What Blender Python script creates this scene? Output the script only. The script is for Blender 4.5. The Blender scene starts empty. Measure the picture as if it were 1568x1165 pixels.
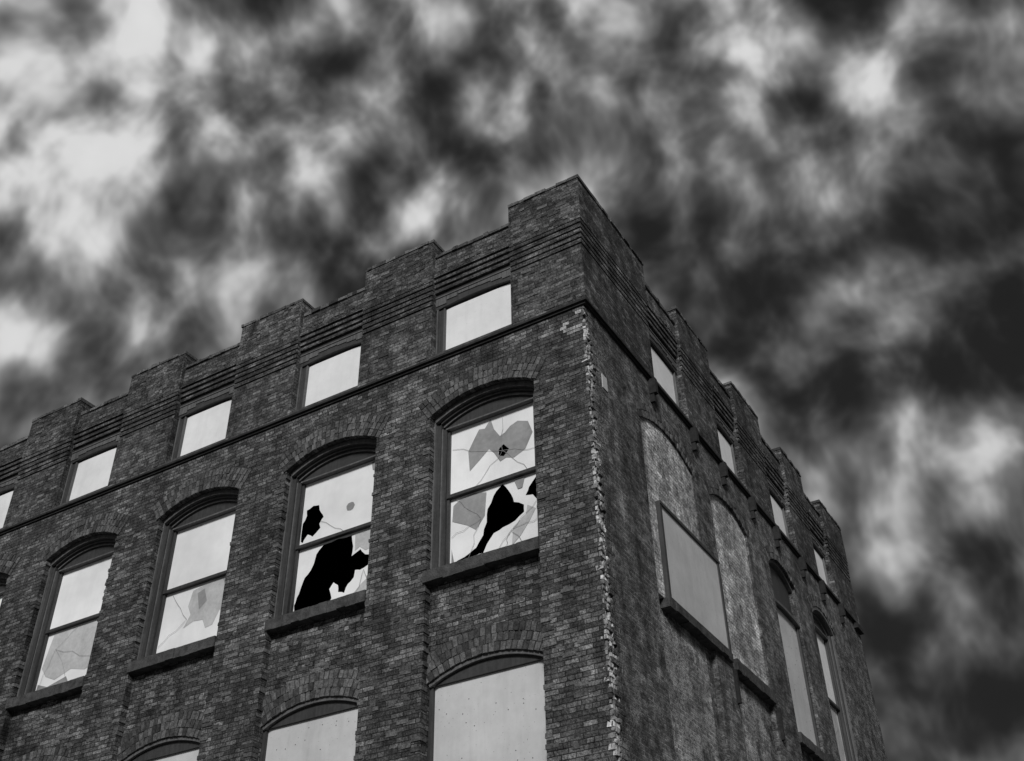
import bpy, bmesh, math, random
from mathutils import Vector, Matrix
from mathutils.geometry import tessellate_polygon
random.seed(7)
scene = bpy.context.scene
scene.view_settings.view_transform = 'Standard'
scene.view_settings.look = 'None'
scene.view_settings.exposure = 0

# ------------------------------------------------------------------ materials
def newmat(name):
    m = bpy.data.materials.new(name); m.use_nodes = True
    nt = m.node_tree; nt.nodes.clear()
    out = nt.nodes.new('ShaderNodeOutputMaterial')
    b = nt.nodes.new('ShaderNodeBsdfPrincipled')
    nt.links.new(b.outputs[0], out.inputs[0])
    b.inputs['Specular IOR Level'].default_value = 0.2
    return m, nt, b

class NB:
    def __init__(s, nt): s.nt = nt
    def link(s, v, sock):
        if hasattr(v, 'is_linked') or hasattr(v, 'links'): s.nt.links.new(v, sock)
        else:
            sock.default_value = v
    def math(s, op, a, b=0.0, c=None, clamp=False):
        n = s.nt.nodes.new('ShaderNodeMath'); n.operation = op; n.use_clamp = clamp
        s.link(a, n.inputs[0]); s.link(b, n.inputs[1])
        if c is not None: s.link(c, n.inputs[2])
        return n.outputs[0]
    def vmath(s, op, a, b=(0, 0, 0)):
        n = s.nt.nodes.new('ShaderNodeVectorMath'); n.operation = op
        s.link(a, n.inputs[0]); s.link(b, n.inputs[1])
        return n.outputs['Value'] if op in ('DISTANCE', 'LENGTH', 'DOT_PRODUCT') else n.outputs[0]
    def noise(s, vec, scale, detail=4, rough=0.55, dist=0.0):
        n = s.nt.nodes.new('ShaderNodeTexNoise')
        s.link(vec, n.inputs['Vector']); n.inputs['Scale'].default_value = scale
        n.inputs['Detail'].default_value = detail; n.inputs['Roughness'].default_value = rough
        n.inputs['Distortion'].default_value = dist
        return n.outputs['Fac'], n.outputs['Color']
    def maprange(s, v, a, b, c, d, smooth=False):
        n = s.nt.nodes.new('ShaderNodeMapRange')
        if smooth: n.interpolation_type = 'SMOOTHSTEP'
        s.link(v, n.inputs[0])
        for i, x in enumerate((a, b, c, d)): n.inputs[i + 1].default_value = x
        return n.outputs[0]
    def mixf(s, f, a, b):
        n = s.nt.nodes.new('ShaderNodeMix'); n.data_type = 'FLOAT'
        s.link(f, n.inputs[0]); s.link(a, n.inputs[2]); s.link(b, n.inputs[3])
        return n.outputs[0]
    def grey(s, v):
        n = s.nt.nodes.new('ShaderNodeCombineColor')
        for i in range(3): s.link(v, n.inputs[i])
        return n.outputs[0]
    def bw(s, c):
        n = s.nt.nodes.new('ShaderNodeRGBToBW'); s.link(c, n.inputs[0]); return n.outputs[0]
    def bump(s, h, strength, dist):
        n = s.nt.nodes.new('ShaderNodeBump'); s.link(h, n.inputs['Height'])
        n.inputs['Strength'].default_value = strength; n.inputs['Distance'].default_value = dist
        return n.outputs[0]
    def xyz(s, v):
        n = s.nt.nodes.new('ShaderNodeSeparateXYZ'); s.link(v, n.inputs[0]); return n.outputs
    def cxyz(s, x, y, z):
        n = s.nt.nodes.new('ShaderNodeCombineXYZ')
        s.link(x, n.inputs[0]); s.link(y, n.inputs[1]); s.link(z, n.inputs[2]); return n.outputs[0]

def brick_mat(name, c1, c2, mortar, white=0.0, white_thr=0.62, gain=1.0, msize=0.007, wlow=0.0):
    m, nt, b = newmat(name); B = NB(nt)
    geo = nt.nodes.new('ShaderNodeNewGeometry')
    pos = geo.outputs['Position']; p = B.xyz(pos); n = B.xyz(geo.outputs['True Normal'])
    mx = B.math('GREATER_THAN', B.math('ABSOLUTE', n[0]), 0.6)
    mz = B.math('GREATER_THAN', B.math('ABSOLUTE', n[2]), 0.7)
    U = B.mixf(mx, p[0], p[1]); V = B.mixf(mz, p[2], p[1])
    w2, wc2 = B.noise(pos, 9, 2, .7)
    wb = B.xyz(wc2)
    U2 = B.math('ADD', U, B.math('MULTIPLY', wb[0], 0.03))
    V2 = B.math('ADD', V, B.math('MULTIPLY', wb[1], 0.022))
    vec = B.cxyz(U2, V2, 0.0)
    br = nt.nodes.new('ShaderNodeTexBrick')
    nt.links.new(vec, br.inputs['Vector'])
    br.offset = 0.5; br.offset_frequency = 2; br.squash = 0.52; br.squash_frequency = 6
    br.inputs['Color1'].default_value = (0, 0, 0, 1); br.inputs['Color2'].default_value = (1, 1, 1, 1)
    br.inputs['Mortar'].default_value = (0.5, 0.5, 0.5, 1)
    br.inputs['Scale'].default_value = 1; br.inputs['Mortar Size'].default_value = msize
    br.inputs['Mortar Smooth'].default_value = 0.5; br.inputs['Bias'].default_value = 0.0
    br.inputs['Brick Width'].default_value = 0.205; br.inputs['Row Height'].default_value = 0.0685
    rnd = B.bw(br.outputs['Color']); fac = br.outputs['Fac']
    bc = B.mixf(B.math('POWER', rnd, 2.4), c1, c2)
    fine, _ = B.noise(pos, 30, 3, 0.8); mid, _ = B.noise(pos, 4.5, 5, 0.7); big, _ = B.noise(pos, 0.8, 3, 0.6)
    svec = B.vmath('MULTIPLY', pos, (2.2, 2.2, 0.3)); streak, _ = B.noise(svec, 1.0, 4, 0.6)
    bc = B.math('MULTIPLY', bc, B.maprange(fine, 0.32, 0.68, 0.15, 1.95))
    mo = B.math('MULTIPLY', B.maprange(mid, .35, .6, .3, 1.4), mortar)
    col = B.mixf(fac, bc, mo)
    col = B.math('MULTIPLY', col, B.maprange(mid, 0.3, 0.7, 0.35, 1.7))
    col = B.math('MULTIPLY', col, B.maprange(big, 0.3, 0.7, 0.6, 1.4))
    col = B.math('MULTIPLY', col, B.maprange(streak, 0.3, 0.7, 0.5, 1.5))
    if white > 0:
        wn, _ = B.noise(pos, 1.4, 6, 0.72)
        if wlow > 0: wn = B.math('ADD', wn, B.maprange(p[2], 9.0, 5.5, 0, wlow))
        wmask = B.math('MULTIPLY', B.maprange(wn, white_thr - .06, white_thr + 0.12, 0, white, True), B.maprange(fine, 0.42, 0.56, 0.03, 1.0))
        col = B.mixf(wmask, col, 0.40)
    col = B.math('MULTIPLY', col, gain)
    nt.links.new(B.grey(col), b.inputs['Base Color'])
    b.inputs['Roughness'].default_value = 0.92
    h = B.math('SUBTRACT', B.math('ADD', B.math('MULTIPLY', fine, 1.1), B.math('MULTIPLY', rnd, 0.5)), B.math('MULTIPLY', fac, 1.0))
    nt.links.new(B.bump(h, 1.0, 0.022), b.inputs['Normal'])
    return m

def rough_mat(name, lo, hi, scale=8, bump=0.4, bdist=0.01, rough=0.85, island=0.0, spec=0.2, grain=None, speck=0.0, big=.15, stain=0.0):
    m, nt, b = newmat(name); B = NB(nt)
    geo = nt.nodes.new('ShaderNodeNewGeometry'); pos = geo.outputs['Position']
    v = pos
    if grain: v = B.vmath('MULTIPLY', pos, grain)
    n1, _ = B.noise(v, scale, 4, 0.65); n2, _ = B.noise(pos, scale * 6, 2, 0.6); n3, _ = B.noise(pos, 0.9, 3, .6)
    f = B.maprange(B.math('ADD', B.math('MULTIPLY', n1, 0.7), B.math('MULTIPLY', n2, 0.3)), 0.33, 0.67, 0, 1)
    col = B.mixf(f, lo, hi)
    col = B.math('MULTIPLY', col, B.maprange(n3, .3, .7, 1 - big, 1 + big))
    if island > 0:
        col = B.math('MULTIPLY', col, B.maprange(geo.outputs['Random Per Island'], 0, 1, 1 - island, 1 + island))
    if stain > 0:
        sv = B.vmath('MULTIPLY', pos, (5, 5, .5)); st, _ = B.noise(sv, 1.3, 5, .65)
        col = B.math('MULTIPLY', col, B.maprange(st, .5, .72, 1, 1 - stain))
    if speck > 0:
        s, _ = B.noise(pos, 38, 2, 0.5)
        col = B.mixf(B.maprange(s, 0.70, 0.74, 0, speck), col, 0.06)
    nt.links.new(B.grey(col), b.inputs['Base Color'])
    b.inputs['Roughness'].default_value = rough; b.inputs['Specular IOR Level'].default_value = spec
    nt.links.new(B.bump(B.math('ADD', n1, B.math('MULTIPLY', n2, .5)), bump, bdist), b.inputs['Normal'])
    return m

M = {}
M['brickL'] = brick_mat('brick_front', 0.045, 0.15, 0.028, white=0.4, white_thr=0.62, wlow=.07)
M['brickR'] = brick_mat('brick_side', 0.065, 0.14, 0.16, white=0.65, white_thr=0.60, wlow=.05)
M['brickP'] = brick_mat('brick_parapet', 0.05, 0.125, 0.045, msize=.006)
M['brickI'] = brick_mat('brick_infill_limewashed', 0.32, 0.54, 0.26, white=0.5, white_thr=0.55)
M['brickJ'] = brick_mat('brick_infill_worn', 0.12, 0.24, 0.28, white=0.8, white_thr=0.50)
M['vous'] = rough_mat('arch_brick', 0.028, 0.15, 22, 0.9, 0.018, island=0.6)
M['mortar'] = rough_mat('arch_mortar', 0.02, 0.05, 20)
M['chip'] = rough_mat('broken_corner_mortar', 0.07, 0.60, 8, 0.8, 0.03, island=0.5)
M['sill'] = rough_mat('weathered_stone_sill', 0.025, 0.09, 9, 0.9, 0.02)
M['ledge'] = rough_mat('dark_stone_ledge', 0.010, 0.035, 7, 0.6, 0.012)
M['wood'] = rough_mat('dark_painted_wood', 0.022, 0.05, 3, 0.3, 0.004, 0.55, grain=(8, 8, .6), spec=.4)
M['woodlt'] = rough_mat('worn_painted_wood', 0.06, 0.14, 3, 0.3, 0.004, 0.6, grain=(8, 8, .6))
M['board'] = rough_mat('painted_plywood_board', 0.45, 0.54, 1.4, 0.1, 0.003, 0.6, speck=.8, big=.10, stain=.10)
M['boardhi'] = rough_mat('white_painted_board', 0.68, 0.77, 1.3, 0.1, 0.003, 0.6, speck=.2, big=.08, stain=.06)
M['pane'] = rough_mat('whitewashed_glass', 0.73, 0.82, .9, 0.03, 0.002, 0.3, spec=.4, big=.09, stain=.04)
M['shard'] = rough_mat('bare_glass_over_board', 0.22, 0.34, 2.5, 0.05, 0.002, 0.2, spec=.5)
M['shardlt'] = rough_mat('cloudy_glass_shard', 0.38, 0.55, 3.5, 0.05, 0.002, 0.2, spec=.5)
M['dark'] = rough_mat('dark_interior', 0.004, 0.008, 3)  # near-black colour stands in for the unlit rooms
M['roof'] = rough_mat('tar_roof', 0.03, 0.05, 3)
M['asphalt'] = rough_mat('asphalt', 0.04, 0.06, 12, .4, .01)
M['concrete'] = rough_mat('pavement_concrete', 0.22, 0.32, 4, .3, .01)
M['paint'] = rough_mat('road_paint', 0.6, 0.8, 6, .2, .003)

# ------------------------------------------------------------------ geometry helpers
root = bpy.data.objects.new('brick_building', None); scene.collection.objects.link(root)
parts = {}
def part(name, mat):
    if name not in parts: parts[name] = (bmesh.new(), mat)
    return parts[name][0]
def P(face, u, z, d):
    return (-u, d, z) if face == 'L' else (-d, u, z)
def prism(bm, face, poly, d0, d1, jit=0.0):
    a = [bm.verts.new(Vector(P(face, u, z, d0)) + Vector([random.uniform(-jit, jit) for _ in range(3)])) for u, z in poly]
    b = [bm.verts.new(P(face, u, z, d1)) for u, z in poly]
    n = len(poly); bm.faces.new(a); bm.faces.new(b[::-1])
    for i in range(n): bm.faces.new((a[i], b[i], b[(i + 1) % n], a[(i + 1) % n]))
def box(bm, face, u0, u1, z0, z1, d0, d1, jit=0.0):
    prism(bm, face, [(u0, z0), (u1, z0), (u1, z1), (u0, z1)], d0, d1, jit)
def wbox(bm, x0, x1, y0, y1, z0, z1):
    vs = [bm.verts.new((x, y, z)) for x in (x0, x1) for y in (y0, y1) for z in (z0, z1)]
    for f in ((0, 1, 3, 2), (4, 6, 7, 5), (0, 4, 5, 1), (2, 3, 7, 6), (0, 2, 6, 4), (1, 5, 7, 3)):
        bm.faces.new([vs[i] for i in f])
def arcR(w, h): return (w * w + h * h) / (2 * h)
def arch_z(u, c, w, spring, h):
    R = arcR(w, h); return spring + math.sqrt(max(R * R - (u - c) ** 2, 0)) - (R - h)
def archfill(bm, face, a, b, spring, h, ztop, d0, d1, n=14):
    c = (a + b) / 2; w = (b - a) / 2
    for i in range(n):
        ua = a + (b - a) * i / n; ub = a + (b - a) * (i + 1) / n
        prism(bm, face, [(ua, arch_z(ua, c, w, spring, h)), (ub, arch_z(ub, c, w, spring, h)), (ub, ztop), (ua, ztop)], d0, d1)
def tymp(bm, face, a, b, zb, spring, h, d0, d1, n=14):
    c = (a + b) / 2; w = (b - a) / 2
    top = [(b - (b - a) * i / n, arch_z(b - (b - a) * i / n, c, w, spring, h)) for i in range(n + 1)]
    prism(bm, face, [(a, zb), (b, zb)] + top, d0, d1)
def ring(bm, face, a, b, spring, h, o0, o1, d0, d1, n=16, gap=0.0, ext=0.0, jit=0.0):
    c = (a + b) / 2; w = (b - a) / 2; R = arcR(w, h); cz = spring + h - R
    th = math.asin(w / R) + ext
    for i in range(n):
        t0 = -th + 2 * th * i / n + gap / R / 2; t1 = -th + 2 * th * (i + 1) / n - gap / R / 2
        dd = d0 - (random.uniform(0, 0.012) if gap else 0)
        q = [(c + r * math.sin(t), cz + r * math.cos(t)) for r, t in ((R + o0, t0), (R + o0, t1), (R + o1, t1), (R + o1, t0))]
        prism(bm, face, q, dd, d1, jit)
def voussoirs(face, a, b, spring, h, d=0.0, nrow=2):
    c = (a + b) / 2; w = (b - a) / 2; R = arcR(w, h); th = math.asin(w / R)
    ring(part('arch_mortar', 'mortar'), face, a, b, spring, h, -0.003, 0.125 * nrow + 0.13, d - 0.003, d + 0.09, 20, ext=0.03)
    o = 0.0
    for k in range(nrow + 1):
        t = 0.115
        n = int((R + o) * 2 * th / 0.082)
        ring(part('arch_bricks', 'vous'), face, a, b, spring, h, o - 0.005, o + t, d - 0.010, d + 0.08, n, gap=0.016, ext=0.03, jit=0.006)
        o += t + 0.012
def layer(bm, face, u0, u1, z0, z1, d0, d1, cols):
    cur = u0
    for (a, b, ops) in sorted(cols, key=lambda c: c[0]):
        if a > cur: box(bm, face, cur, a, z0, z1, d0, d1)
        z = z0
        for (zb, spring, h) in sorted(ops):
            if zb > z: box(bm, face, a, b, z, zb, d0, d1)
            if h > 0:
                archfill(bm, face, a, b, spring, h, spring + h, d0, d1)
            z = spring + h
        if z < z1: box(bm, face, a, b, z, z1, d0, d1)
        cur = b
    if cur < u1: box(bm, face, cur, u1, z0, z1, d0, d1)

ZL = 12.87       # underside of the string course
LEN_L, LEN_R = 25.3, 14.0
NB_L = 8
SP, RI = 11.82, 0.25

# ------------------------------------------------------------------ front (left in view) wall
bays = [(0.93 + 2.93 * i, 0.93 + 2.93 * i + 1.88) for i in range(NB_L)]
layer(part('front_wall', 'brickL'), 'L', 0.06, LEN_L, 0, ZL, 0, 0.13, [(a, b, [(0, SP, RI)]) for a, b in bays])
layer(part('front_wall', 'brickL'), 'L', 0.06, LEN_L, 0, ZL, 0.13, 0.42,
      [(a, b, [(0.9, 3.2, 0.22), (4.9, 7.48, 0.22), (9.1, SP, RI)]) for a, b in bays])
eb = part('worn_edge_bricks', 'vous')
for a, b in bays:
    for u, s in ((a, 1), (b, -1)):
        z = 4.0
        while z < 11.75:
            if random.random() < .3:
                L = random.uniform(.08, .2)
                lo, hi = (u - L, u + .006 + random.uniform(0, .014)) if s == 1 else (u - .006 - random.uniform(0, .014), u + L)
                box(eb, 'L', lo, hi, z, z + .058, -random.uniform(.003, .014), .125, jit=.004)
            z += .0685
# scattered bricks standing slightly proud of the front wall
pb = part('proud_bricks', 'vous')
for i, (a, b) in enumerate(bays[:6]):
    for k in range(70):
        u = random.uniform(b + .05, b + .8); z = 4 + .0685 * random.randint(0, 125)
        box(pb, 'L', u, u + random.choice((.095, .19)), z, z + .057, -random.uniform(.002, .010), .05, jit=.003)
    for k in range(24):
        u = random.uniform(a + .05, b - .3); z = 8.1 + .0685 * random.randint(0, 10)
        box(pb, 'L', u, u + random.choice((.095, .19)), z, z + .057, .13 - random.uniform(.002, .010), .2, jit=.003)
for k in range(60):
    u = random.uniform(.1, .65); z = 4 + .0685 * random.randint(0, 120)
    box(pb, 'L', u, u + random.choice((.095, .19)), z, z + .057, -random.uniform(.002, .010), .05, jit=.003)

def sheet(bm, face, u0, u1, z0, z1, d, holes=()):
    def pt(s, t): return (u1 - s * (u1 - u0), z0 + t * (z1 - z0))
    loops = [[Vector((0, 0, 0)), Vector((1, 0, 0)), Vector((1, 1, 0)), Vector((0, 1, 0))]]
    for h in holes:
        l = []
        for i in range(len(h)):
            p, q = Vector(h[i]), Vector(h[(i + 1) % len(h)])
            l.append(Vector((p.x, p.y, 0)))
            mid = p.lerp(q, random.uniform(.35, .65)); e = (q - p)
            k = random.uniform(-.07, .07)
            mp = Vector((mid.x - e.y * k, mid.y + e.x * k, 0))
            mp.x = min(max(mp.x, .004), .996); mp.y = min(max(mp.y, .004), .996)
            l.append(mp)
        loops.append(l)
    flat = [v for l in loops for v in l]
    vs = [bm.verts.new(P(face, *pt(v.x, v.y), d)) for v in flat]
    for t in tessellate_polygon(loops):
        try: bm.faces.new([vs[i] for i in t])
        except ValueError: pass
def shard(bm, face, u0, u1, z0, z1, d, poly):
    loops = [[Vector((p[0], p[1], 0)) for p in poly]]
    vs = [bm.verts.new(P(face, u1 - v.x * (u1 - u0), z0 + v.y * (z1 - z0), d)) for v in loops[0]]
    for t in tessellate_polygon(loops):
        try: bm.faces.new([vs[i] for i in t])
        except ValueError: pass
def cracks(bm, face, u0, u1, z0, z1, d, origin, ends, wv=.003):
    for e in ends:
        p = Vector(origin); q = Vector(e); N = 5; prev = p
        for k in range(1, N + 1):
            c = p.lerp(q, k / N) + (Vector((random.uniform(-.02, .02), random.uniform(-.02, .02))) if k < N else Vector((0, 0)))
            ua, za = u1 - prev.x * (u1 - u0), z0 + prev.y * (z1 - z0)
            ub, zb = u1 - c.x * (u1 - u0), z0 + c.y * (z1 - z0)
            dx, dz = ub - ua, zb - za; L = math.hypot(dx, dz) or 1; nx, nz = -dz / L * wv, dx / L * wv
            vs = [bm.verts.new(P(face, *pp, d)) for pp in ((ua + nx, za + nz), (ub + nx, zb + nz), (ub - nx, zb - nz), (ua - nx, za - nz))]
            bm.faces.new(vs); prev = c

def circ(cx, cy, r, n=9): return [(cx + r * math.cos(6.283 * i / n) * random.uniform(.8, 1.2), cy + 1.25 * r * math.sin(6.283 * i / n) * random.uniform(.8, 1.2)) for i in range(n)]
star = [(.34,.88),(.41,.86),(.48,.98),(.52,.8),(.59,.66),(.65,.69),(.71,.76),(.8,.8),(.92,.74),(.97,.55),(.88,.33),(.75,.26),(.66,.3),(.59,.27),(.52,.43),(.46,.52),(.34,.39),(.23,.28),(.21,.59),(.28,.75)]
breaks = {
 0: dict(uh=[circ(.62, .42, .065)],
         lh=[[(.605,.985),(.64,.93),(.70,.80),(.73,.68),(.84,.60),(.84,.50),(.74,.42),(.60,.38),(.50,.34),(.42,.22),(.38,.12),(.30,.12),(.24,.08),(.12,.05),(.08,.12),(.22,.17),(.30,.22),(.38,.36),(.42,.52),(.43,.70),(.50,.86)], [(.86,.72),(.90,.82),(.985,.94),(.985,.62),(.94,.70)]],
         us=[('shard', star)], ls=[('shard', [(.02,.68),(.03,.9),(.12,.97),(.28,.99),(.42,.94),(.40,.62),(.30,.46),(.2,.56)]), ('shardlt', [(.86,.46),(.88,.58),(.97,.5),(.9,.36),(.80,.2),(.7,.1),(.72,.34)]), ('shard', [(.02,.02),(.10,.02),(.05,.12),(.02,.3)]), ('shard', [(.74,.98),(.86,.98),(.83,.84),(.78,.84)])],
         cr=[((.36,.6),[(.05,.99),(.02,.45),(.2,.05)]), ((.7,.3),[(.985,.35),(.9,.02),(.5,.02),(.985,.6),(.6,.02)])], cu=[((.62,.42),[(.3,.02),(.9,.02),(.62,.99),(.99,.3),(.02,.7)])]),
 1: dict(uh=[[(.012,.36),(.06,.47),(.05,.56),(.14,.6),(.22,.58),(.26,.44),(.3,.36),(.25,.27),(.27,.2),(.17,.1),(.1,.16),(.04,.05),(.012,.08)]],
         lh=[[(.004,.02),(.004,.2),(.03,.3),(.07,.42),(.11,.56),(.18,.64),(.24,.86),(.33,.97),(.52,.985),(.7,.97),(.73,.8),(.72,.66),(.83,.72),(.9,.62),(.96,.6),(.95,.46),(.84,.42),(.78,.44),(.77,.34),(.7,.27),(.66,.16),(.58,.2),(.57,.3),(.51,.36),(.46,.28),(.5,.14),(.44,.04),(.34,.08),(.28,.03),(.14,.07)]],
         us=[('shard', circ(.66, .38, .06)), ('shard', [(.91,.98),(.99,.98),(.99,.80),(.93,.85)])],
         ls=[('shardlt', [(.75,.97),(.985,.96),(.985,.7),(.9,.68),(.82,.76),(.76,.72)]), ('shardlt', [(.7,.02),(.98,.02),(.98,.3),(.86,.2)])],
         cr=[((.9,.4),[(.985,.05),(.8,.02)])], cu=[((.27,.3),[(.6,.02)])]),
 2: dict(uh=[], lh=[], us=[], ls=[('shardlt', [(.42,.93),(.72,.985),(.985,.97),(.985,.62),(.93,.4),(.88,.5),(.8,.3),(.7,.28),(.64,.42),(.5,.44),(.36,.38),(.44,.56),(.38,.7)]), ('shard', [(.86,.97),(.985,.97),(.985,.75),(.93,.8)]), ('shard', [(.5,.86),(.6,.9),(.66,.7),(.56,.6)])],
         cr=[((.4,.5),[(.02,.2),(.1,.98)])], cu=[]),
 3: dict(uh=[], lh=[], us=[], ls=[('shardlt', [(.02,.45),(.1,.97),(.5,.98),(.98,.96),(.98,.3),(.8,.22),(.55,.3),(.3,.2),(.12,.3)]), ('shard', [(.02,.02),(.02,.2),(.2,.12),(.5,.2),(.6,.03)])],
         cr=[((.2,.7),[(.98,.35),(.02,.1),(.6,.05),(.5,.97)])], cu=[]),
}
def sash_window(face, a, b, zb, spring, h, idx=None, d=0.16):
    """arched timber sash window set in a brick opening"""
    W = part('window_frames', 'wood'); WL = part('window_frame_edges', 'woodlt')
    zt = spring - 0.18
    box(W, face, a, a + 0.10, zb, spring, d, d + 0.2); box(W, face, b - 0.10, b, zb, spring, d, d + 0.2)
    box(WL, face, b - 0.03, b - 0.004, zb, spring, d - 0.05, d - .001)
    box(WL, face, b - 0.125, b - 0.1, zb, zt, d + 0.02, d + 0.1); box(WL, face, a + .1, a + 0.115, zb, zt, d + 0.02, d + 0.1)
    box(W, face, b - 0.175, b - 0.125, zb, zt, d + 0.045, d + 0.2); box(W, face, a + .115, a + 0.13, zb, zt, d + 0.045, d + 0.2)
    ring(WL, face, a, b, spring, h, -0.085, -0.004, d - 0.06, d + 0.05, 18)
    ring(W, face, a, b, spring, h, -0.13, -0.085, d + 0.0, d + 0.2, 18)
    tymp(W, face, a + 0.1, b - 0.1, zt, spring - 0.08, h - 0.02, d + 0.09, d + 0.2)
    ring(WL, face, a + .1, b - .1, spring - .10, h - .03, -0.04, 0.0, d + 0.05, d + 0.088, 18)
    box(WL, face, a + 0.13, b - 0.175, zt - 0.025, zt - 0.001, d + 0.03, d + 0.12)
    ga, gb = a + 0.13, b - 0.175
    zm = (zb + 0.1 + zt - .03) / 2
    box(W, face, ga, gb, zm - 0.027, zm + 0.027, d + 0.075, d + 0.17)
    box(W, face, ga, gb, zb + 0.0, zb + 0.07, d + 0.09, d + 0.18)
    for (z0, z1, dd) in ((zm + .027, zt - .025, d + .08), (zb + .07, zm - .027, d + .10)):
        box(W, face, ga, ga + .03, z0, z1, dd, dd + .05); box(W, face, gb - .04, gb, z0, z1, dd, dd + .05)
    br = breaks.get(idx, dict(uh=[], lh=[], us=[], ls=[], cr=[], cu=[]))
    u0, u1 = ga + .03, gb - .04
    zu0, zu1, zl0, zl1 = zm + .027, zt - .025, zb + .07, zm - .027
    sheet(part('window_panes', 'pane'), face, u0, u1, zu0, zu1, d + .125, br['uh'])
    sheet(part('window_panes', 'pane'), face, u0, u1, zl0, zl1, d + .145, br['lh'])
    for mk, poly in br['us']:
        bmx = part('glass_' + mk, mk)
        if idx == 0:
            lo = [[Vector((p[0], p[1], 0)) for p in poly], [Vector((p[0], p[1], 0)) for p in br['uh'][0]]]
            flat = lo[0] + lo[1]
            vs = [bmx.verts.new(P(face, u1 - v.x * (u1 - u0), zu0 + v.y * (zu1 - zu0), d + .121)) for v in flat]
            for t in tessellate_polygon(lo):
                try: bmx.faces.new([vs[i] for i in t])
                except ValueError: pass
        else:
            shard(bmx, face, u0, u1, zu0, zu1, d + .121, poly)
    for k, (mk, poly) in enumerate(br['ls']):
        shard(part('glass_' + mk, mk), face, u0, u1, zl0, zl1, d + .141 - .002 * k, poly)
    for o, e in br['cr']: cracks(part('glass_cracks', 'shard'), face, u0, u1, zl0, zl1, d + .128, o, e)
    for o, e in br['cu']: cracks(part('glass_cracks', 'shard'), face, u0, u1, zu0, zu1, d + .115, o, e)

def stone_sill(face, a, b, zt, d0=-0.05, th=0.17):
    n = 11
    for i in range(n):
        u0 = a + (b - a) * i / n; u1 = a + (b - a) * (i + 1) / n
        box(part('stone_sills', 'sill'), face, u0, u1, zt - th - random.uniform(0, .02), zt, d0 - random.uniform(0, .015), 0.3)

def board_window(face, a, b, zb, spring, h, mat='board', d=0.24):
    W = part('window_frames', 'wood')
    tymp(W, face, a, b, spring - .03, spring, h - .003, d - .04, d + .12)
    ring(part('window_frame_edges', 'woodlt'), face, a, b, spring, h, -0.06, -0.004, d - .09, d, 16)
    box(W, face, b - .06, b, zb, spring - .03, d - .05, d + .1); box(W, face, a, a + .03, zb, spring - .03, d - .03, d + .1)
    box(part('boards_' + mat, mat), face, a + .03, b - .06, zb, spring - .03, d, d + .03)
    for k in range(30):
        u = random.uniform(a + .1, b - .1); z = random.uniform(zb + .1, spring - .15)
        box(part('board_nails', 'wood'), face, u, u + .012, z, z + .012, d - .003, d)

for i, (a, b) in enumerate(bays):
    voussoirs('L', a, b, SP, RI, 0.0)
    sash_window('L', a, b, 9.1, SP, RI, idx=i if i < 4 else (2 if i % 2 else 3))
    stone_sill('L', a + .002, b + .03, 9.1, -.02)
    for (zb, sp) in ((4.9, 7.48), (0.9, 3.2)):
        voussoirs('L', a + .02, b - .02, sp, 0.22, 0.13)
        board_window('L', a + .001, b - .001, zb, sp, 0.22)
        stone_sill('L', a + .002, b + .03, zb, -.02)

# ------------------------------------------------------------------ side (right in view) wall
panels = [(1.75, 3.8), (4.55, 6.3), (7.45, 8.93), (9.95, 11.4)]
layer(part('side_wall', 'brickR'), 'R', 0.34, LEN_R, 0, ZL, 0, 0.09, [(a, b, [(0, SP, .26)]) for a, b in panels])
layer(part('side_wall', 'brickR'), 'R', 0.34, LEN_R, 0, 8.6, 0.09, 0.42, [(a, b, [(8.45, 8.6, 0)]) for a, b in panels[2:]])
layer(part('side_wall_core', 'brickR'), 'R', 0.34, LEN_R, 8.6, ZL, 0.091, 0.42, [(a, b, [(8.6, SP, .26)]) for a, b in panels[2:]])
for k, (a, b) in enumerate(panels):
    voussoirs('R', a, b, SP, .26, 0.0, nrow=1)
    I = part('infill_brick', 'brickI'); J = part('infill_brick_lower', 'brickJ')
    if k < 2:
        tymp(I, 'R', a + .002, b - .002, 8.78, SP, .257, 0.02 + .02 * k, 0.10)
        if k == 0: stone_sill('R', 2.0, 4.40, 8.78, -0.06, .13)
        else: stone_sill('R', a + .05, b + .06, 8.78, -0.04, .18)
        tymp(J, 'R', a + .002, b - .25, 4.9, 8.5, .05, 0.075, 0.10)
    elif k == 2:
        board_window('R', a + .001, b - .001, 8.45, 11.05, .05, 'board', d=.11)
        tymp(part('window_frames', 'wood'), 'R', a + .04, b - .04, 11.12, SP - .05, .22, .13, .3)
        ring(part('window_frame_edges', 'woodlt'), 'R', a, b, SP, .26, -.07, -.004, .05, .2)
        stone_sill('R', a + .003, b + .03, 8.45, -.03)
        voussoirs('R', a + .1, b - .1, 7.1, .2, 0.09, nrow=1)
    else:
        sash_window('R', a, b, 8.45, SP, .26, idx=3, d=.06)
        stone_sill('R', a + .003, b + .03, 8.45, -.03)
        voussoirs('R', a + .1, b - .1, 7.1, .2, 0.09, nrow=1)
box(part('side_board', 'board'), 'R', 2.12, 4.32, 8.84, 10.36, -0.03, 0.0)
fr = part('side_board_frame', 'wood')
box(fr, 'R', 2.05, 4.40, 10.361, 10.41, -0.06, 0.02); box(fr, 'R', 2.05, 2.119, 8.79, 10.36, -0.05, 0.02); box(fr, 'R', 4.321, 4.38, 8.79, 10.36, -0.05, 0.02)
hg = part('iron_brackets', 'ledge')
for u in (2.25, 3.95, 5.3, 6.75, 8.1, 9.65, 10.95, 12.3):
    box(hg, 'R', u, u + .09, ZL - .30, ZL - .002, -0.13, 0.02); box(hg, 'R', u + .015, u + .075, ZL - .46, ZL - .30, -0.08, 0.02)
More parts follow.
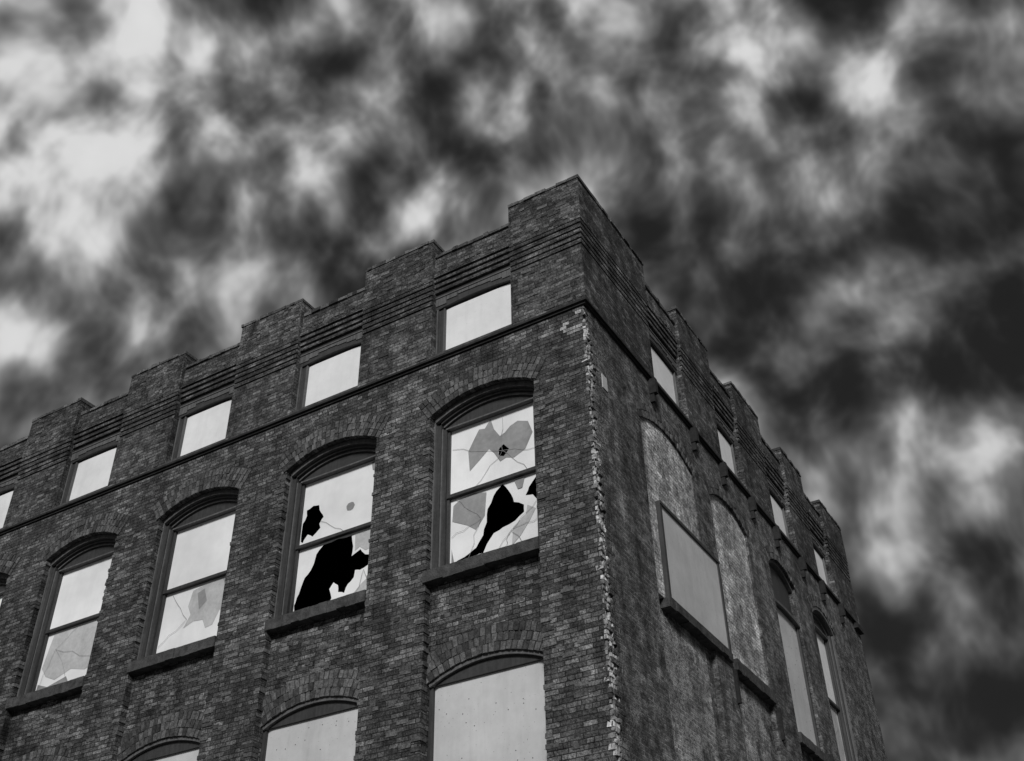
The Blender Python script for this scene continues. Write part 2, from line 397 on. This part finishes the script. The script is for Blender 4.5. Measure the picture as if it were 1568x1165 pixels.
for u in (4.45, 6.4, 9.2):
    box(hg, 'R', u, u + .05, 8.0, 8.55, -0.06, 0.02)
box(part('patch_plate', 'board'), 'R', .42, .58, 11.55, 11.8, -0.012, 0.01)

# ------------------------------------------------------------------ ragged corner
ch = part('broken_corner', 'chip'); cb = part('corner_bricks', 'brickR')
box(part('corner_core', 'mortar'), 'L', 0.055, 0.3, 0, ZL, 0.07, 0.4)
box(part('corner_core', 'mortar'), 'R', 0.045, 0.345, 0, ZL, 0.06, 0.4)
def rb(bm, x0, x1, y0, y1, z0, z1, j):
    vs = [bm.verts.new((x + random.uniform(-j, j), y + random.uniform(-j, j), zz + random.uniform(-j, j) * .7)) for x in (x0, x1) for y in (y0, y1) for zz in (z0, z1)]
    for f in ((0, 1, 3, 2), (4, 6, 7, 5), (0, 4, 5, 1), (2, 3, 7, 6), (0, 2, 6, 4), (1, 5, 7, 3)): bm.faces.new([vs[i] for i in f])
z = 0.0; k = 0; wander = .10; depth = .02
while z < ZL - .02:
    hh = 0.0685
    wander = min(max(wander + random.uniform(-.05, .05), .05), .20)
    depth = min(max(depth + random.uniform(-.012, .012), 0), .035)
    Lr = min(max(wander + (0.03 if k % 2 else -.02) + random.uniform(-.05, .05), .03), .33)
    y = random.uniform(.0, .02)
    while y < Lr:
        w = random.uniform(.02, .08)
        x1 = -random.uniform(0, .02) - depth * random.uniform(.3, 1)
        za = z + random.uniform(0, .014); zb_ = z + hh - random.uniform(-.010, .014)
        if random.random() < .82: rb(ch, -.10, x1, y, min(y + w, Lr), za, zb_, .012)
        y += w + random.uniform(-.008, .008)
    if random.random() < .7:
        rb(part('corner_return_bricks', 'vous'), -.062, -.062 + random.uniform(.01, .058), .003, random.uniform(.02, .06), z + .004, z + hh - .006, .004)
    wbox(cb, -.2, -0.001 - random.uniform(0, .008), Lr + .004, .339, z, z + hh)
    z += hh; k += 1
for r in range(7):
    for c in range(3):
        if random.random() < .35 + .15 * c: continue
        u0 = .06 + c * .11 + (r % 2) * .05
        box(ch, 'L', u0, u0 + .1, 12.32 + r * .0685, 12.32 + r * .0685 + .058, -.004 - random.uniform(0, .008), .02, jit=.003)

# ------------------------------------------------------------------ string course
bm = part('string_course', 'ledge')
def course(bm, z0, z1, p, thick=.42):
    wbox(bm, -LEN_L, p, -p, thick, z0, z1)
    wbox(bm, -thick, p, thick, LEN_R + p, z0, z1)
course(bm, ZL, ZL + .04, .03); course(bm, ZL + .04, ZL + .08, .065)
Z0 = ZL + .08

# ------------------------------------------------------------------ parapet storey
pierL = [(0, 1.27)] + [(2.82 + 2.975 * i, 2.82 + 2.975 * i + 1.49) for i in range(8)]
pierR = [(0, 2.44), (3.88, 5.4), (6.67, 8.22), (9.62, 10.98), (12.34, LEN_R)]
TOP = 15.65
bands = [(Z0, 14.10, .05)]
zz = 14.10
for i in range(5):
    bands.append((zz, zz + .035, .02)); bands.append((zz + .035, zz + .11, .055 + .004 * i)); zz += .11
bands.append((zz, 15.58, .08))
for (z0, z1, p) in bands:
    bm = part('parapet_piers', 'brickP')
    for i, (a, b) in enumerate(pierL):
        if i == 0: wbox(bm, -b, p, -p, .38, z0, z1); wbox(bm, -.38, p, .38, pierR[0][1], z0, z1)
        else: box(bm, 'L', a, b, z0, z1, -p, .38)
    for a, b in pierR[1:]: box(bm, 'R', a, b, z0, z1, -p, .38)
for a, b in pierL[:7]:
    for k in range(34):
        u = random.uniform(a + .02, b - .22); z = 14.68 + .0685 * random.randint(0, 12)
        box(pb, 'L', u, u + random.choice((.095, .19)), z, z + .057, -.08 - random.uniform(.003, .014), 0, jit=.003)
    for k in range(26):
        u = random.uniform(a + .02, b - .22); z = 13.0 + .0685 * random.randint(0, 15)
        box(pb, 'L', u, u + random.choice((.095, .19)), z, z + .057, -.05 - random.uniform(.003, .012), 0, jit=.003)
cp = part('parapet_capping_bricks', 'vous')
def cap(face, a, b, zb, zt, p, back):
    u = a
    while u < b - .02:
        w = min(random.choice((.105, .21)), b - u)
        box(cp, face, u + .003, u + w - .003, zb + .001, zt + random.uniform(-.026, .008), -p - random.uniform(-.008, .012), back, jit=.005)
        u += w
for i, (a, b) in enumerate(pierL): cap('L', a - (.1 if i == 0 else .015), b + .015, 15.58, TOP, .095, .38)
for i, (a, b) in enumerate(pierR): cap('R', .385 if i == 0 else a - .015, b + .015, 15.58, TOP, .095, .38)

def gap(face, a, b):
    W = part('parapet_window_frames', 'wood'); WL = part('window_frame_edges', 'woodlt')
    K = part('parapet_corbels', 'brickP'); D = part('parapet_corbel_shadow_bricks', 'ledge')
    fl = .16 if face == 'L' else .06
    box(part('parapet_boards', 'boardhi'), face, a + .03, b - fl, Z0, 14.06, .12, .15)
    box(W, face, b - fl, b, Z0, 14.06, .09, .3); box(W, face, a, a + .03, Z0, 14.06, .10, .3)
    box(WL, face, b - fl - .025, b - fl, Z0, 14.06, .07, .119)
    if face == 'L': box(WL, face, b - .06, b - .03, Z0, 14.06, .05, .089)
    box(part('stone_sills', 'sill'), face, a, b, Z0 + .001, Z0 + .06, -.05, .119)
    archfill(W, face, a, b, 14.061, .06, 14.38, .06, .3, 10)
    box(WL, face, a, b, 14.31, 14.335, .035, .06)
    n = 7
    for i in range(n):
        u = a + (b - a) * i / n
        zlow = 14.12 + .12 * math.sin(math.pi * (i + .5) / n) + random.uniform(-.02, .02)
        box(part('parapet_head_boards', 'woodlt'), face, u + .003, u + (b - a) / n - .003, zlow, 14.30, .047, .0599)
    z = 14.38
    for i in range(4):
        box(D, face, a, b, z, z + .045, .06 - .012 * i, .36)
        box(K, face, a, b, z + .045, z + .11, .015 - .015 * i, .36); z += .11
    box(K, face, a, b, z, 15.22, -.005, .36)
    cap(face, a + .02, b - .02, 15.22, 15.30, .03, .36)
    n = int((b - a) / .115)
    for i in range(n):
        if random.random() < .75:
            u = a + .01 + (b - a - .02) * i / n
            box(part('arch_bricks', 'vous'), face, u, u + .09, z + .07, z + .13, -.010 - random.uniform(0, .012), .05, jit=.003)
for i in range(8): gap('L', pierL[i][1], pierL[i + 1][0])
for i in range(4): gap('R', pierR[i][1], pierR[i + 1][0])
box(hg, 'R', LEN_R - .5, LEN_R - .01, ZL - .12, ZL - .002, -.10, .02)

# ------------------------------------------------------------------ rest of the shell
sh = part('rear_walls', 'brickR')
LX = max(LEN_L, pierL[8][1])
wbox(sh, -LX, -LX + .4, .42, LEN_R, 0, 15.2)
wbox(sh, -LX + .4, -.42, LEN_R - .4, LEN_R - .001, 0, 15.2)
wbox(part('roof_deck', 'roof'), -LX + .4, -.39, .39, LEN_R - .4, 14.5, 14.6)
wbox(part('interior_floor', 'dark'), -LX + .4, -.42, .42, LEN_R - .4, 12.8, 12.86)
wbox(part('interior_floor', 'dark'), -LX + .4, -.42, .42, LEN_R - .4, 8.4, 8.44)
wbox(part('interior_dark_backing', 'dark'), -LX + .4, -1.4, 1.8, 1.9, 8.5, 12.8)  # added near-black panels that keep the view through broken panes dark
wbox(part('interior_dark_backing', 'dark'), -1.4, -1.3, 1.8, LEN_R - .4, 8.5, 12.8)

for name, (bm, mk) in parts.items():
    bmesh.ops.recalc_face_normals(bm, faces=bm.faces[:]) 
    me = bpy.data.meshes.new(name); bm.to_mesh(me); bm.free()
    me.materials.append(M[mk])
    ob = bpy.data.objects.new(name, me); scene.collection.objects.link(ob); ob.parent = root

# ------------------------------------------------------------------ ground
def simple(name, mk, boxes):
    bm = bmesh.new()
    for b in boxes: wbox(bm, *b)
    bmesh.ops.recalc_face_normals(bm, faces=bm.faces[:])
    me = bpy.data.meshes.new(name); bm.to_mesh(me); bm.free(); me.materials.append(M[mk])
    ob = bpy.data.objects.new(name, me); scene.collection.objects.link(ob); return ob
bm = bmesh.new(); bm.faces.new([bm.verts.new(v) for v in ((-1500, -1500, -.13), (1500, -1500, -.13), (1500, 1500, -.13), (-1500, 1500, -.13))])
me = bpy.data.meshes.new('ground'); bm.to_mesh(me); bm.free(); me.materials.append(M['asphalt'])
g = bpy.data.objects.new('ground', me); scene.collection.objects.link(g)
simple('pavement', 'concrete', [(-60, 3, -3, -.001, -.12, -.005), (.001, 3, 0, 50, -.12, -.005)])
simple('kerb', 'concrete', [(-60, 3.15, -3.15, -3.001, -.12, 0), (3.001, 3.15, -3, 50, -.12, 0)])
simple('road_marking', 'paint', [(-60 + 6 * i, -57 + 6 * i, -8.1, -8, -.128, -.126) for i in range(20)])

# ------------------------------------------------------------------ light and sky
to_sun = Vector((.36, -.76, .53)).normalized()
sun = bpy.data.lights.new('sun', 'SUN'); sun.energy = 3.0; sun.angle = math.radians(12); sun.color = (1, 1, 1)
so = bpy.data.objects.new('sun', sun); scene.collection.objects.link(so)
so.rotation_euler = to_sun.to_track_quat('Z', 'Y').to_euler()

world = bpy.data.worlds.new('World'); scene.world = world; world.use_nodes = True
nt = world.node_tree; nt.nodes.clear(); B = NB(nt)
out = nt.nodes.new('ShaderNodeOutputWorld'); bg = nt.nodes.new('ShaderNodeBackground'); nt.links.new(bg.outputs[0], out.inputs[0])
bg.inputs['Strength'].default_value = 0.1
sky = nt.nodes.new('ShaderNodeTexSky'); sky.sky_type = 'NISHITA'; sky.sun_disc = False
sky.sun_elevation = math.asin(to_sun.z); sky.sun_rotation = math.atan2(to_sun.x, to_sun.y)
base = B.math('MULTIPLY', B.bw(sky.outputs[0]), 0.015)
tc = nt.nodes.new('ShaderNodeTexCoord'); d = tc.outputs['Generated']; dn = B.vmath('NORMALIZE', d)
ds = B.vmath('MULTIPLY', dn, (1.05, 1.05, 0.74))
_, wc = B.noise(ds, 9.0, 1, .5)
warp = B.vmath('MULTIPLY', B.vmath('SUBTRACT', wc, (.5, .5, .5)), (.045, .045, .045))
cw = B.vmath('ADD', ds, warp)
n1, _ = B.noise(B.vmath('ADD', cw, (2.1, 0.4, 3.3)), 17.0, 3, 0.44)
n2, _ = B.noise(B.vmath('ADD', cw, (4.3, 1.7, 2.0)), 8.0, 1, 0.5)
n3, _ = B.noise(B.vmath('ADD', dn, (1.3, 7.7, 5.0)), 3.5, 1, 0.5)
v = B.math('ADD', B.math('ADD', B.math('MULTIPLY', n1, 0.64), B.math('MULTIPLY', n2, 0.28)), B.math('MULTIPLY', n3, 0.08))
lobes = [((-.636,.335,.694), .26, .055), ((-.559,.346,.753), .16, .03), ((-.669,.380,.638), .16, .035), ((-.428,.541,.724), .10, .045),
         ((-.105,.632,.768), .08, .08), ((-.043,.691,.722), .08, .045), ((-.167,.891,.422), .06, .06), ((-.230,.701,.675), .16, .015),
         ((-.07,.792,.607), .24, -.025), ((-.127,.931,.341), .28, -.05), ((-.263,.534,.803), .14, -.02), ((.037,.668,.743), .13, -.05)]
for c, r, a in lobes:
    dist = B.vmath('DISTANCE', dn, c)
    v = B.math('ADD', v, B.maprange(dist, 0, r, a, 0, True))
cr = nt.nodes.new('ShaderNodeValToRGB'); nt.links.new(v, cr.inputs[0])
cr.color_ramp.interpolation = 'B_SPLINE'
els = [(.36, .012), (.42, .028), (.48, .08), (.535, .16), (.595, .36), (.67, .74)]
e = cr.color_ramp.elements; e[0].position, e[0].color = els[0][0], (els[0][1],) * 3 + (1,)
e[1].position, e[1].color = els[-1][0], (els[-1][1],) * 3 + (1,)
for p_, c_ in els[1:-1]:
    q = e.new(p_); q.color = (c_, c_, c_, 1)
cl = B.math('MULTIPLY', B.bw(cr.outputs[0]), 10.0)
tot = B.math('ADD', cl, base)
nt.links.new(B.grey(tot), bg.inputs['Color'])

# ------------------------------------------------------------------ camera
cam = bpy.data.cameras.new('camera'); co = bpy.data.objects.new('camera', cam); scene.collection.objects.link(co)
cam.sensor_width = 36; cam.lens = 39.26; cam.clip_end = 5000
R = Matrix(((.8569, .3226, .4020), (.5151, -.5116, -.6876), (-.0161, .7963, -.6046)))
q = R.to_quaternion().normalized()
co.rotation_mode = 'QUATERNION'; co.rotation_quaternion = q; co.location = (5.56, -11.75, 1.6)
scene.camera = co
